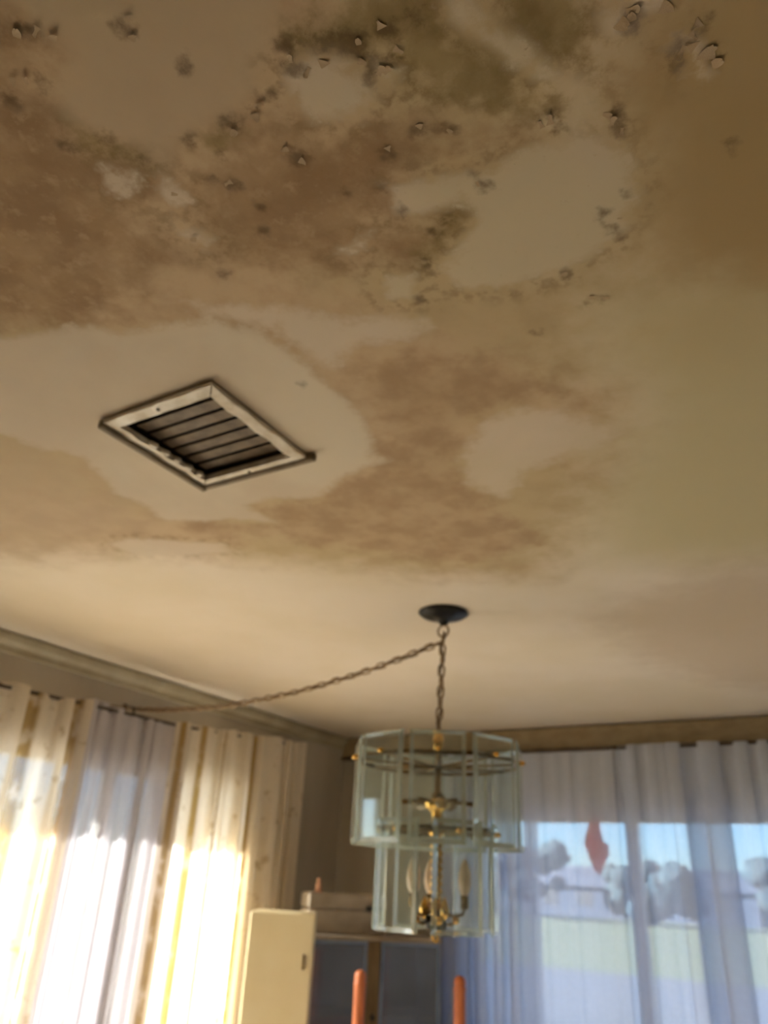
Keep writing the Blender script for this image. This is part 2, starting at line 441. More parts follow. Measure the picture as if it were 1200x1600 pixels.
def sdf(polys, X, Y):
    best = np.full(X.shape, -9.0)
    for poly in polys:
        q = np.array(poly); a = q; c = np.roll(q, -1, axis=0)
        d2 = np.full(X.shape, 1e9); ins = np.zeros(X.shape, bool)
        for (ax, ay), (bx, by) in zip(a, c):
            ex, ey = bx-ax, by-ay; L = ex*ex+ey*ey+1e-12
            t = np.clip(((X-ax)*ex+(Y-ay)*ey)/L, 0, 1)
            d2 = np.minimum(d2, (X-ax-t*ex)**2+(Y-ay-t*ey)**2)
            cond = ((ay > Y) != (by > Y)) & (X < (bx-ax)*(Y-ay)/(by-ay+1e-12)+ax)
            ins ^= cond
        d = np.sqrt(d2)
        best = np.maximum(best, np.where(ins, d, -d))
    return np.clip(best, -0.5, 0.5)

VENT = (-1.215, -0.920, 0.845, 1.150)
def build_ceiling():
    xs = np.unique(np.concatenate([np.arange(XL-T, 0.5, 0.012), np.arange(0.5, XR+T+.03, 0.06)]))
    ys = np.unique(np.concatenate([np.arange(YR-T, 0.0, 0.06), np.arange(0.0, 2.6, 0.012), np.arange(2.6, YB+T+.03, 0.03)]))
    X, Y = np.meshgrid(xs, ys, indexing='xy'); X = X.ravel(); Y = Y.ravel()
    nx, ny = len(xs), len(ys)
    Z = np.full(X.shape, CEIL)
    pale = sdf(PALE, X, Y); vent = sdf(VENTP, X, Y); brown = sdf(BROWN, X, Y); olive = sdf(OLIVE, X, Y); pink = sdf(PINK, X, Y); zone = sdf(ZONE, X, Y); right = sdf(RIGHT, X, Y); tan = sdf(TAN, X, Y); old = sdf(PALEOLD, X, Y); stain = sdf(STAIN, X, Y); soft = sdf(SOFT, X, Y)
    dark = np.full(X.shape, -0.5)
    for (x, y, r) in DARK: dark = np.maximum(dark, r-np.hypot(X-x, Y-y))
    # skim coats stand a little proud of the old plaster; the sheet sags gently
    Z -= 0.0010*np.clip(np.maximum(pale, vent)/0.02+0.5, 0, 1)
    Z -= 0.003*(np.sin(X*2.3+1)*np.sin(Y*1.9)+np.sin(X*5.1)*np.sin(Y*4.3+2)*0.5)*np.clip((3.6-Y)/0.6, 0, 1)*np.clip((X+2.7)/0.5, 0, 1)
    i, j = np.meshgrid(np.arange(nx-1), np.arange(ny-1), indexing='xy'); i = i.ravel(); j = j.ravel()
    F = np.stack([j*nx+i, (j+1)*nx+i, (j+1)*nx+i+1, j*nx+i+1], 1)     # faces look down
    cx = X[F].mean(1); cy = Y[F].mean(1)
    keep = ~((cx > VENT[0]+.02) & (cx < VENT[1]-.02) & (cy > VENT[2]+.02) & (cy < VENT[3]-.02))
    F = F[keep]
    me = bpy.data.meshes.new('ceiling')
    me.vertices.add(len(X)); me.vertices.foreach_set('co', np.stack([X, Y, Z], 1).ravel())
    me.loops.add(F.size); me.loops.foreach_set('vertex_index', F.ravel())
    me.polygons.add(len(F)); me.polygons.foreach_set('loop_start', np.arange(0, F.size, 4)); me.polygons.foreach_set('loop_total', np.full(len(F), 4))
    me.update(calc_edges=True); me.validate()
    me.polygons.foreach_set('use_smooth', np.ones(len(me.polygons), bool))
    for nm, arr in (('pale', pale), ('vent', vent), ('brown', brown), ('olive', olive), ('pink', pink), ('dark', dark), ('zone', zone), ('right', right), ('tan', tan), ('old', old), ('stain', stain), ('soft', soft)):
        at = me.attributes.new(nm, 'FLOAT', 'POINT'); at.data.foreach_set('value', arr.astype(np.float32))
    return me

def ceiling_mat():
    n = N('stained_ceiling'); co = n.coord()
    fine = n.noise(co, 34, 5, 0.6); mid = n.noise(co, 11, 5, 0.6, 2.0); big = n.noise(co, 2.2, 4, 0.55, 5.0); huge = n.noise(co, 0.9, 3, 0.5, 9.0)
    speck = n.noise(co, 70, 4, 0.7, 1.0)
    def warp(att, amp_f, amp_m, lo, hi):
        d = n.attr(att)
        d = n.math('MULTIPLY_ADD', n.math('SUBTRACT', fine, 0.5), amp_f, d)
        d = n.math('MULTIPLY_ADD', n.math('SUBTRACT', mid, 0.5), amp_m, d)
        return n.smooth(d, lo, hi)
    base = n.mix(n.smooth(big, 0.35, 0.68), rgb(218,204,184), rgb(212,197,172))
    right = warp('right', 0.02, 0.15, -0.20, 0.20)
    base = n.mix(right, base, n.mix(n.smooth(huge, 0.4, 0.62), rgb(190,177,141), rgb(184,168,130)))
    base = n.mix(warp('tan', 0.03, 0.12, -0.07, 0.07), base, n.mix(n.smooth(big, 0.4, 0.62), rgb(172,149,108), rgb(166,142,100)))
    zone = warp('zone', 0.08, 0.22, -0.14, 0.10)
    zcol = n.mix(n.smooth(mid, 0.36, 0.64), rgb(186,160,124), rgb(166,138,102))
    zcol = n.mix(n.math('MULTIPLY', n.smooth(big, 0.45, 0.6), 0.6), zcol, rgb(176,158,116))
    base = n.mix(n.math('MULTIPLY', zone, 0.85), base, zcol)
    pink = warp('pink', 0.08, 0.35, -0.16, 0.16)
    base = n.mix(n.math('MULTIPLY', pink, 0.6), base, rgb(184,163,136))
    brown = warp('brown', 0.12, 0.16, -0.035, 0.06)
    bcol = n.mix(n.smooth(mid, 0.36, 0.64), rgb(160,131,96), rgb(138,108,74))
    bcol = n.mix(n.smooth(fine, 0.50, 0.70), bcol, rgb(170,143,110))
    base = n.mix(n.math('MULTIPLY', brown, 0.80), base, bcol)
    stain = warp('stain', 0.10, 0.18, -0.04, 0.06)
    scol = n.mix(n.smooth(mid, 0.36, 0.64), rgb(180,155,122), rgb(160,132,100))
    base = n.mix(n.math('MULTIPLY', stain, 0.85), base, scol)
    olive = warp('olive', 0.10, 0.10, -0.02, 0.03)
    ocol = n.mix(n.smooth(mid, 0.4, 0.65), rgb(150,130,88), rgb(124,106,66))
    base = n.mix(n.math('MULTIPLY', olive, 0.85), base, ocol)
    old = warp('old', 0.05, 0.06, -0.015, 0.025)
    base = n.mix(n.math('MULTIPLY', old, 0.85), base, n.mix(n.smooth(big, 0.38, 0.62), rgb(184,164,136), rgb(178,163,130)))
    soft = warp('soft', 0.08, 0.09, -0.022, 0.026)
    base = n.mix(n.math('MULTIPLY', soft, 0.92), base, n.mix(n.smooth(big, 0.4, 0.62), rgb(206,190,168), rgb(200,184,158)))
    ven = warp('vent', 0.05, 0.07, -0.012, 0.020)
    vcol = n.mix(n.smooth(big, 0.4, 0.62), rgb(206,193,170), rgb(196,180,158))
    base = n.mix(n.math('MULTIPLY', ven, 0.9), base, vcol)
    pal = warp('pale', 0.075, 0.055, -0.012, 0.016)
    pcol = n.mix(n.smooth(big, 0.42, 0.62), rgb(204,188,166), rgb(198,184,156))
    pcol = n.mix(n.math('MULTIPLY', n.smooth(speck, 0.6, 0.75), 0.25), pcol, rgb(160,132,96))
    base = n.mix(n.math('MULTIPLY', pal, 0.88), base, pcol)
    pd = n.math('MULTIPLY_ADD', n.math('SUBTRACT', mid, 0.5), 0.06, n.attr('pale'))
    fr = n.math('MULTIPLY', n.smooth(pd, -0.055, -0.012), n.math('SUBTRACT', 1.0, pal))
    fr = n.math('MULTIPLY', fr, n.math('MULTIPLY', n.smooth(fine, 0.46, 0.62), n.math('SUBTRACT', 1.0, ven)))
    base = n.mix(n.math('MULTIPLY', fr, n.math('MULTIPLY_ADD', zone, 0.45, 0.05)), base, rgb(122,100,64))
    drk = warp('dark', 0.055, 0.02, -0.010, 0.010)
    base = n.mix(n.math('MULTIPLY', drk, 0.70), base, rgb(84,64,42))
    # scattered small mould specks in the stained zone
    sp = n.math('MULTIPLY', n.smooth(speck, 0.63, 0.72), n.math('MAXIMUM', brown, olive))
    sp = n.math('MULTIPLY', sp, n.smooth(mid, 0.5, 0.6))
    base = n.mix(n.math('MULTIPLY', sp, 0.6), base, rgb(96,72,46))
    h = n.math('MULTIPLY_ADD', pal, 0.8, n.math('MULTIPLY', fine, 0.35))
    h = n.math('MULTIPLY_ADD', ven, 0.8, h)
    h = n.math('MULTIPLY_ADD', drk, -0.7, h)
    h = n.math('MULTIPLY_ADD', n.math('MULTIPLY', brown, speck), 0.9, h)
    return n.done(n.bsdf(base, 0.85, 0, 0.25, n.bump(h, 0.28, 0.003)))
me = build_ceiling(); M['ceil'] = ceiling_mat(); me.materials.append(M['ceil'])
ceiling = place('ceiling', me); struct(ceiling, 'water-stained plaster ceiling with patched and peeling areas')

# curled paint flakes hanging from the stained area
M['flake'] = mottled('paint_flake', rgb(184,162,130), rgb(158,134,102), 30, 0.7)
flake_meshes = []
for k in range(6):
    b = MB(); nu, nv = 5, 4
    L = 1.0; vv = []
    wob = [random.uniform(-.18, .18) for _ in range(nv)]
    for i in range(nu):
        t = i/(nu-1)
        for j in range(nv):
            s_ = j/(nv-1)-.5
            wd = (0.75+0.35*math.sin(t*3+k))*(1-0.35*t)
            vv.append((L*t*(0.9)+wob[j]*t*.6, s_*wd, -0.50*t**2.2*(0.6+0.3*random.random())-0.02))
    ff = [(i*nv+j, (i+1)*nv+j, (i+1)*nv+j+1, i*nv+j+1) for i in range(nu-1) for j in range(nv-1)]
    top = [(x, y, z+0.05) for x, y, z in vv]; nn = len(vv)
    ff2 = [tuple(a+nn for a in reversed(f)) for f in ff]
    rim = [i*nv for i in range(nu)] + [(nu-1)*nv+j for j in range(1, nv)] + [i*nv+nv-1 for i in range(nu-2, -1, -1)] + [j for j in range(nv-2, 0, -1)]
    side = [(rim[i], rim[(i+1) % len(rim)], rim[(i+1) % len(rim)]+nn, rim[i]+nn) for i in range(len(rim))]
    b.add(vv+top, ff+ff2+side)
    flake_meshes.append(b.mesh('paint_flake', M['flake']))
FL = [(962,30,1.2),(978,14,1.0),(990,30,.9),(1072,66,1.1),(1086,70,1.0),(1100,92,1.3),(1112,100,.9),(1096,30,.8),(1030,8,1.1),(955,190,.9),(940,178,.8),(862,190,1.1),(845,198,.8),
      (588,118,1.0),(598,110,1.0),(575,95,.8),(500,96,.9),(482,104,.9),(456,96,.8),(448,232,.7),(470,250,.7),(412,160,.8),(395,178,.8),(368,200,.7),(362,280,.7),(606,232,.6),
      (60,40,.9),(30,55,.9),(80,62,.8),(45,130,.8),(20,120,.7),(196,30,.7),(205,62,.7),(600,40,.8),(615,70,.8),(560,70,.7),(925,468,.6),(945,462,.6),(884,424,.6),(655,200,.6),
      (700,200,.6),(755,285,.6),(968,345,.6),(970,198,.7),(280,300,.6),(310,375,.6),(1110,85,.9),(1080,50,.8)]
for (px, py, s_) in FL:
    p = ceil_pt(px+random.uniform(-3, 3), py+random.uniform(-3, 3))
    d_ = math.hypot(math.hypot(*p), .84)
    o = place('paint_flake', random.choice(flake_meshes), ceiling, (p[0], p[1], CEIL-.003), random.uniform(0, 2*PI))
    q = s_*0.0140*d_
    o.scale = (q, q*random.uniform(.7, 1.1), q*random.uniform(.22, .5))

# ------------------------------------------------------------------ air vent in the ceiling
def build_vent():
    x0, x1, y0, y1 = VENT
    cx, cy = (x0+x1)/2, (y0+y1)/2
    t = empty('air_vent', (cx, cy, CEIL))
    tag(t, 'square white ceiling air vent with dusty brown slats in a pale plaster patch', 'air vent')
    hx, hy = (x1-x0)/2, (y1-y0)/2; fw = .024
    # the four sides of the flange, the surface a little wavy from old paint
    def side(a, c, inner_a, inner_c, name, drop):
        b_ = MB(); n_ = 9; vv = []
        for i in range(n_+1):
            s_ = i/n_
            for (p, q, zz) in ((a, c, -drop*.25), (a, c, -drop), (inner_a, inner_c, -drop-.004), (inner_a, inner_c, -drop*.2)):
                wv = .0035*math.sin(i*2.1+len(name))*(1 if zz < -.004 else 0)
                vv.append((p[0]+(q[0]-p[0])*s_+wv*.6, p[1]+(q[1]-p[1])*s_+wv*.6, zz+wv*.25))
        ff = []
        for i in range(n_):
            for k in range(4):
                k2 = (k+1) % 4
                ff.append((i*4+k, i*4+k2, (i+1)*4+k2, (i+1)*4+k))
        ff += [(0, 1, 2, 3), (n_*4, n_*4+1, n_*4+2, n_*4+3)]
        b_.add(vv, ff); return b_.build('flange', M['ventwhite'], t)
    O = [(-hx, -hy), (hx, -hy), (hx, hy), (-hx, hy)]
    I = [(-hx+fw, -hy+fw), (hx-fw, -hy+fw), (hx-fw, hy-fw), (-hx+fw, hy-fw)]
    for k in range(4):
        side(O[k], O[(k+1) % 4], I[k], I[(k+1) % 4], 'f'*k, .012)
    # added dark strips standing in for the shadow band past two edges
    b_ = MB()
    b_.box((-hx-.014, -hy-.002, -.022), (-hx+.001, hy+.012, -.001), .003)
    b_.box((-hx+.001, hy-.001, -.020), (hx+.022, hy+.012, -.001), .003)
    b_.build('dark_strip', M['dark_strip'], t)
    # duct above
    b_ = MB(); e = .006
    x_, y_ = hx-fw+.012, hy-fw+.012
    b_.box((-x_-e, -y_-e, .0), (-x_, y_+e, .20)); b_.box((x_, -y_-e, .0), (x_+e, y_+e, .20))
    b_.box((-x_, -y_-e, .0), (x_, -y_, .20)); b_.box((-x_, y_, .0), (x_, y_+e, .20)); b_.box((-x_-e, -y_-e, .20), (x_+e, y_+e, .206))
    b_.build('duct', M['duct'], t)
    # slats run along x
    ns = 7; mb = MB(); L = hx-fw-.002
    sw, th, ang = .029, .003, R(2)
    ca, sa = math.cos(ang), math.sin(ang)
    pr = [(-sw/2, -th/2), (sw/2, -th/2), (sw/2, th/2), (-sw/2, th/2)]
    pr = [(p*ca-q*sa, p*sa+q*ca) for p, q in pr]
    mb.add([(-L, p, q) for p, q in pr]+[(L, p, q) for p, q in pr], [(0,1,2,3),(4,7,6,5),(0,4,5,1),(1,5,6,2),(2,6,7,3),(3,7,4,0)])
    sm = mb.mesh('slat', M['ventdark'])
    for i in range(ns):
        yy = -hy+fw+.016+(2*hy-2*fw-.032)*i/(ns-1)
        place('slat', sm, t, (0, yy, .012))
    # bent white tabs at one end of the slats
    tb = MB(); tb.box((-.006, -.010, -.006), (.006, .010, .004), .002); tm = tb.mesh('tab', M['ventwhite'])
    for i in range(5):
        o_ = place('tab', tm, t, (-hx+fw+.006, -.04+i*.036, -.010), random.uniform(-.5, .5)); o_.scale = (random.uniform(.7, 1.3), random.uniform(.7, 1.1), 1)
    sc_ = MB(); sc_.lathe([(.004, 0), (.004, -.002), (.002, -.003)], 8)
    scm = sc_.mesh('screw', M['dark_strip'])
    for sx in (-1, 1): place('screw', scm, t, (sx*(hx-fw/2)*0, sx*(hy-fw/2), -.0155))
build_vent()

# ------------------------------------------------------------------ chains
def link_mesh(name, ln=.044, wd=.027, wire=.0036):
    pts = []
    h = ln/2-wd/2
    for k in range(12):
        a = 2*PI*k/12
        x = (wd/2-wire)*math.cos(a); z = (wd/2-wire)*math.sin(a)+(h if math.sin(a) > 0 else -h)
        pts.append((x, 0, z))
    b_ = MB(); b_.tube(pts, wire, 5, closed=True)
    return b_.mesh(name, M['chain'])
LINK = link_mesh('chain_link')
def lay_chain(curve, parent, pitch=.0345, ofs=(0,0,0)):
    """curve: dense list of Vectors (world)"""
    acc = [0.0]
    for a, c in zip(curve, curve[1:]): acc.append(acc[-1]+(c-a).length)
    k = 0; d = pitch/2
    while d < acc[-1]:
        i = max(j for j in range(len(acc)) if acc[j] <= d); i = min(i, len(curve)-2)
        t = (d-acc[i])/(acc[i+1]-acc[i]); p = curve[i].lerp(curve[i+1], t); tg = (curve[i+1]-curve[i]).normalized()
        q = tg.to_track_quat('Z', 'X').to_matrix().to_4x4() @ Matrix.Rotation(PI/4+(PI/2 if k % 2 else 0)+random.uniform(-.2, .2), 4, 'Z')
        o = bpy.data.objects.new('chain_link', LINK); COL.objects.link(o); o.parent = parent
        o.matrix_local = Matrix.Translation(p-Vector(ofs)) @ q
        d += pitch; k += 1
def sag_curve(a, c, sag, n=60):
    a, c = Vector(a), Vector(c)
    return [a.lerp(c, i/n)-Vector((0, 0, sag*4*(i/n)*(1-i/n))) for i in range(n+1)]

# ------------------------------------------------------------------ chandelier
CH = Vector((-1.122, 2.228, CEIL))
def build_chandelier():
    t = empty('chandelier', CH)
    tag(t, 'two-tier brass chandelier with hanging clear glass panels on a chain', 'chandelier')
    zz = lambda z: z-CEIL
    b_ = MB(); b_.lathe([(.082, zz(2.438)), (.084, zz(2.432)), (.074, zz(2.424)), (.045, zz(2.414)), (.020, zz(2.408)), (.014, zz(2.396)), (.006, zz(2.390))], 32)
    b_.build('canopy', M['bronze'], t)
    b_ = MB(); b_.tube([(.020*math.cos(a), 0, zz(2.372)+.020*math.sin(a)) for a in [2*PI*k/14 for k in range(14)]], .0036, 6, closed=True)
    b_.build('loop', M['chain'], t)
    lay_chain([Vector((CH.x-.012*(i/20), CH.y, 2.358-(2.358-2.030)*i/20)) for i in range(21)], t, ofs=CH)
    b_ = MB(); b_.tube([(-.012*(i/24)+.006*math.sin(i*1.1), .006*math.cos(i*1.1), zz(2.37-(2.37-2.03)*i/24)) for i in range(25)], .0042, 6)
    b_.build('power_cord', M['cord'], t)
    D = Vector((-.012, 0, 0))
    # upper cap and column
    b_ = MB(); b_.lathe([(.006, zz(2.042)), (.013, zz(2.036)), (.018, zz(2.020)), (.016, zz(1.990)), (.010, zz(1.972))], 16, D); b_.build('top_cap', M['brass'], t)
    b_ = MB(); b_.lathe([(.011, zz(1.974)), (.011, zz(1.862)), (.018, zz(1.857)), (.018, zz(1.846)), (.012, zz(1.842))], 16, D); b_.build('upper_column', M['brassdull'], t)
    b_ = MB(); b_.lathe([(.012, zz(1.843)), (.040, zz(1.838)), (.044, zz(1.828)), (.036, zz(1.816)), (.018, zz(1.806)), (.017, zz(1.760)), (.024, zz(1.752)), (.024, zz(1.742)), (.014, zz(1.734)), (.014, zz(1.722))], 20, D)
    b_.build('hub', M['brass'], t)
    prof_ = [(.012, zz(1.723))]; z = 1.720
    while z > 1.545:
        prof_ += [(.013, zz(z)), (.0185, zz(z-.007)), (.0185, zz(z-.012)), (.013, zz(z-.019))]; z -= .0205
    prof_ += [(.010, zz(1.545)), (.010, zz(1.525))]
    b_ = MB(); b_.lathe(prof_, 16, D); b_.build('beaded_column', M['brass'], t)
    b_ = MB(); b_.lathe([(.010, zz(1.530)), (.026, zz(1.524)), (.033, zz(1.508)), (.030, zz(1.494)), (.016, zz(1.484)), (.006, zz(1.480))], 20, D); b_.build('lower_hub', M['bronze'], t)
    b_ = MB(); b_.tube([(D.x+.0085*math.cos(a), 0, zz(1.470)+.0095*math.sin(a)) for a in [2*PI*k/12 for k in range(12)]], .0028, 6, closed=True); b_.build('finial_ring', M['brass'], t)
    a0 = math.atan2(-CH.y, -CH.x)          # towards the side the photograph was taken from
    def ring(r, z, n_, name, off, h=.010, mat='brassdull'):
        q = MB(); pts = []
        for k in range(n_):
            a = off+2*PI*(k+.5)/n_; rr = r/math.cos(PI/n_)
            pts.append((a, rr))
        vv = []
        for (a, rr) in pts:
            for (dr, dz) in ((-.004, -h/2), (.004, -h/2), (.004, h/2), (-.004, h/2)):
                vv.append((D.x+(rr+dr)*math.cos(a), D.y+(rr+dr)*math.sin(a), zz(z)+dz))
        ff = []
        for k in range(n_):
            j = (k+1) % n_
            for e in range(4): ff.append((k*4+e, k*4+(e+1) % 4, j*4+(e+1) % 4, j*4+e))
        q.add(vv, ff); q.build(name, M[mat], t)
    def spokes(r0, r1, z0, z1, n_, off, name):
        q = MB(); q.tube([(r0, 0, z0), (r0*.6+r1*.4, 0, z0+.004), (r1, 0, z1)], .0042, 6); me_ = q.mesh(name, M['brassdull'])
        for k in range(n_): place(name, me_, t, (D.x, D.y, 0), off+2*PI*k/n_)
    off8 = a0
    ring(.238, 1.945, 9, 'upper_ring', off8); spokes(.010, .238, zz(1.935), zz(1.945), 9, off8, 'upper_spoke')
    off6 = a0+R(20)
    ring(.158, 1.752, 6, 'lower_ring', off6); spokes(.018, .158, zz(1.752), zz(1.752), 6, off6, 'lower_spoke')
    def panel_mesh(wd, ht, th=.0085, bev=.013):
        h_, w_ = ht/2, wd/2; q = MB()
        # thick plate: flat back, bevelled front border, small chamfer
        def rect(a_, c_, x): return [(x, -a_, -c_), (x, a_, -c_), (x, a_, c_), (x, -a_, c_)]
        vv = rect(w_, h_, -th/2)+rect(w_, h_, th/2-.0045)+rect(w_-bev, h_-bev, th/2)
        ff = [(0, 3, 2, 1), (8, 9, 10, 11)]
        for s_ in (0, 4):
            for k in range(4): ff.append((s_+k, s_+(k+1) % 4, s_+4+(k+1) % 4, s_+4+k))
        q.add(vv, ff); me_ = q.mesh('glass_panel', M['glass']); me_.materials.append(M['glassedge'])
        for p_ in me_.polygons: p_.material_index = 0 if abs(p_.normal.x) > .999 else 1
        return me_
    pin = MB(); pin.lathe([(.0055, -.010), (.0075, -.006), (.0075, .004), (.004, .010)], 10)
    # turn the pin so its axis is radial
    pin.v = [(z_, y_, x_) for x_, y_, z_ in pin.v]
    pinm = pin.mesh('panel_pin', M['brass'])
    for (n_, r_, z_, wd, ht, off) in ((9, .250, 1.855, .160, .300, off8), (6, .170, 1.630, .148, .292, off6)):
        pm = panel_mesh(wd, ht)
        for k in range(n_):
            a = off+2*PI*k/n_
            o = place('glass_panel', pm, t, (D.x+r_*math.cos(a), D.y+r_*math.sin(a), zz(z_)), a+random.uniform(-.04, .04))
            place('panel_pin', pinm, o, (.008, 0, ht/2-.055 if n_ == 9 else ht/2-.03))
    ha = MB(); ha.tube([(.030, 0, 0), (.070, 0, .003), (.108, 0, 0)], [.006, .005, .008], 8); ham = ha.mesh('hub_arm', M['brassdull'])
    for k in range(6): place('hub_arm', ham, t, (D.x, D.y, zz(1.830)), a0+R(30)+2*PI*k/6)
    # crystal balls, candle bulbs and the small balls at the bottom
    ball = MB(); ball.lathe([(.018*math.sin(PI*k/10), .018*math.cos(PI*k/10)) for k in range(11)], 16); bm_ = ball.mesh('crystal_ball', M['crystal'])
    for k in range(3):
        a = a0+R(14)+2*PI*k/3; place('crystal_ball', bm_, t, (D.x+.052*math.cos(a), D.y+.052*math.sin(a), zz(1.828)))
    sb = MB(); sb.lathe([(.011*math.sin(PI*k/8), .011*math.cos(PI*k/8)) for k in range(9)], 14); sbm = sb.mesh('small_ball', M['brass'])
    am = MB(); am.tube([(.020, 0, 0), (.040, 0, -.004), (.054, 0, .004)], .004, 6); amm = am.mesh('short_arm', M['brassdull'])
    for k in range(4):
        a = a0-R(90)+R(8)+2*PI*k/4
        place('short_arm', amm, t, (D.x, D.y, zz(1.508)), a); place('small_ball', sbm, t, (D.x+.058*math.cos(a), D.y+.058*math.sin(a), zz(1.516)))
    sk = MB(); sk.lathe([(.008, -.004), (.0115, 0), (.0115, .028), (.0095, .030)], 12); skm = sk.mesh('socket', M['brassdull'])
    bb = MB(); bb.lathe([(.009, 0), (.016, .014), (.020, .034), (.018, .060), (.009, .086), (.001, .098)], 12); bbm = bb.mesh('candle_bulb', M['bulb'])
    ar = MB(); ar.tube([(.010, 0, -.004), (.050, 0, -.018), (.078, 0, -.012), (.085, 0, .004)], .0048, 6); arm_ = ar.mesh('arm', M['brassdull'])
    for k in range(3):
        a = a0+R(72)+2*PI*k/3
        place('arm', arm_, t, (D.x, D.y, zz(1.545)), a)
        s_ = place('socket', skm, t, (D.x+.085*math.cos(a), D.y+.085*math.sin(a), zz(1.551)), a); place('candle_bulb', bbm, s_, (0, 0, .030))
    lf = MB(); lf.lathe([(.006, 0), (.013, .012), (.014, .026), (.008, .044), (.001, .058)], 10); lfm = lf.mesh('brass_bud', M['brass'])
    for k in range(3):
        a = a0-R(75)+2*PI*k/3; place('brass_bud', lfm, t, (D.x+.034*math.cos(a), D.y+.034*math.sin(a), zz(1.518)))
build_chandelier()

# swag chain from the canopy loop to a hook on the left wall and on along it
HOOK = Vector((-2.790, 2.44, 2.262))
c1 = sag_curve((CH.x-.004, CH.y, 2.335), HOOK, .075)
c2 = sag_curve(HOOK, (-2.790, 0.9, 2.33), .075)
sw = empty('swag_chain', (HOOK.x, HOOK.y, HOOK.z)); tag(sw, 'antique brass swag chain sagging from the chandelier to the left wall', 'chain')
lay_chain(c1, sw, ofs=HOOK); lay_chain(c2, sw, ofs=HOOK)
b = MB(); pts = []
for i, p in enumerate(c1[::-1][::1]): pts.append(p-HOOK+Vector((0, .005*math.sin(i*1.3), .005*math.cos(i*1.3))))
b.tube(pts, .0042, 6); b.build('power_cord', M['cord'], sw)
hk = MB(); hk.tube([(-.058, 0, .010), (-.025, 0, .010), (-.004, 0, .004), (.008, 0, -.010), (.002, 0, -.024), (-.012, 0, -.022)], .0052, 8)
hk.v = hk.v; hko = hk.build('swag_hook', M['bronze'], None, HOOK); tag(hko, 'small dark hook on the left wall holding the swag chain', 'hook')
q = MB(); q.lathe([(.016, 0), (.016, .004), (.009, .008)], 12); q.v = [(z_-.058, y_, x_+.010) for x_, y_, z_ in q.v]; q.build('hook_plate', M['bronze'], hko)

# ------------------------------------------------------------------ curtains
def curtain(name, mat, path, ztop, zbot, fold, label, cat='curtain', group=None, n=700, rows=26, hem=None):
    """path(u)->(x,y) base line, fold(u)->(along, out) offsets in metres; ztop(u)"""
    us = np.linspace(0, 1, n); vv = []
    base = np.array([path(u) for u in us])
    tg = np.gradient(base, axis=0); tg /= np.linalg.norm(tg, axis=1)[:, None]
    nm = np.stack([-tg[:, 1], tg[:, 0]], 1)
    for j in range(rows+1):
        v = j/rows
        for i, u in enumerate(us):
            al, ou = fold(u, v)
            p = base[i]+tg[i]*al+nm[i]*ou
            z = ztop(u)+(zbot-ztop(u))*v
            vv.append((p[0], p[1], z))
    ff = [(j*n+i, j*n+i+1, (j+1)*n+i+1, (j+1)*n+i) for j in range(rows) for i in range(n-1)]
    me_ = bpy.data.meshes.new(name); me_.from_pydata(vv, [], ff)
    me_.polygons.foreach_set('use_smooth', [True]*len(ff))
    at = me_.attributes.new('u', 'FLOAT', 'POINT'); at.data.foreach_set('value', np.tile(us, rows+1).astype(np.float32))
    me_.materials.append(mat); me_.update()
    o = place(name, me_); tag(o, label, cat, group); return o

def folds(seed, count, amp, amp_fn=lambda u: 1.0, wrap=0.35):
    r_ = random.Random(seed)
    ph = [r_.uniform(0, 6.28) for _ in range(6)]
    def f(u, v):
        w_ = u+.018*math.sin(7*u*2+ph[0])+.010*math.sin(23*u+ph[1])
        p = 2*PI*count*w_+0.25*v*math.sin(5*u+ph[2])
        a = amp*amp_fn(u)*(0.62+0.38*math.sin(9*u+ph[3])*math.sin(31*u+ph[4]))*(0.75+.25*min(1, v*4))
        return (-wrap*a*math.sin(2*p), a*math.sin(p)+.25*a*math.sin(2.0*p*.5+ph[5]))
    return f

IV = rgb(226,214,194); GOLD = rgb(172,144,92)
M['drapeA'] = cloth('printed_drape_a', IV, 0.10, 0.32, stripe=([(.68,.045),(.895,.05),(.40,.03),(.15,.03)], GOLD))
M['drapeB'] = cloth('printed_drape_b', IV, 0.06, 0.26, stripe=([(.03,.02),(.16,.02),(.30,.022),(.52,.022),(.60,.012),(.80,.014)], GOLD))
M['sheerL'] = cloth('lavender_sheer', rgb(196,190,192), 0.06, 0.095)
M['sheer'] = cloth('white_sheer', rgb(212,216,228), 0.25, 0.42, tint=(0.86, 0.93, 1.0, 1))

XC = XL+.10
curtain('printed_drape', M['drapeA'], lambda u: (XC, 1.28+(2.20-1.28)*u), lambda u: 2.205+.03*u+.012*math.sin(14*u), 0.12, folds(3, 8, .044),
        'ivory drape with broad gold stripes, cut by the left edge of the photo', group='drapes at the sunlit window', n=420)
curtain('sheer_curtain', M['sheerL'], lambda u: (XC-.018, 2.13+(2.78-2.13)*u), lambda u: 2.245+.012*math.sin(9*u)-.012*u, 0.12, folds(5, 8, .030),
        'greyish lavender sheer between the two gold-striped drapes', n=420)
def pathB(u):
    y = 2.68+(3.70-2.68)*min(u/.93, 1.0)
    x = XC+.015 if u < .93 else XC+.015-.085*(u-.93)/.07
    return (x, y+.012*max(0, (u-.93)/.07))
curtain('printed_drape', M['drapeB'], pathB, lambda u: 2.245+.075*u+.006*math.sin(21*u), 0.12, folds(8, 10, .040, lambda u: 1.0 if u < .9 else .35),
        'ivory drape with gold stripes whose rounded end hangs beside the bare wall corner', group='drapes at the sunlit window', n=620)

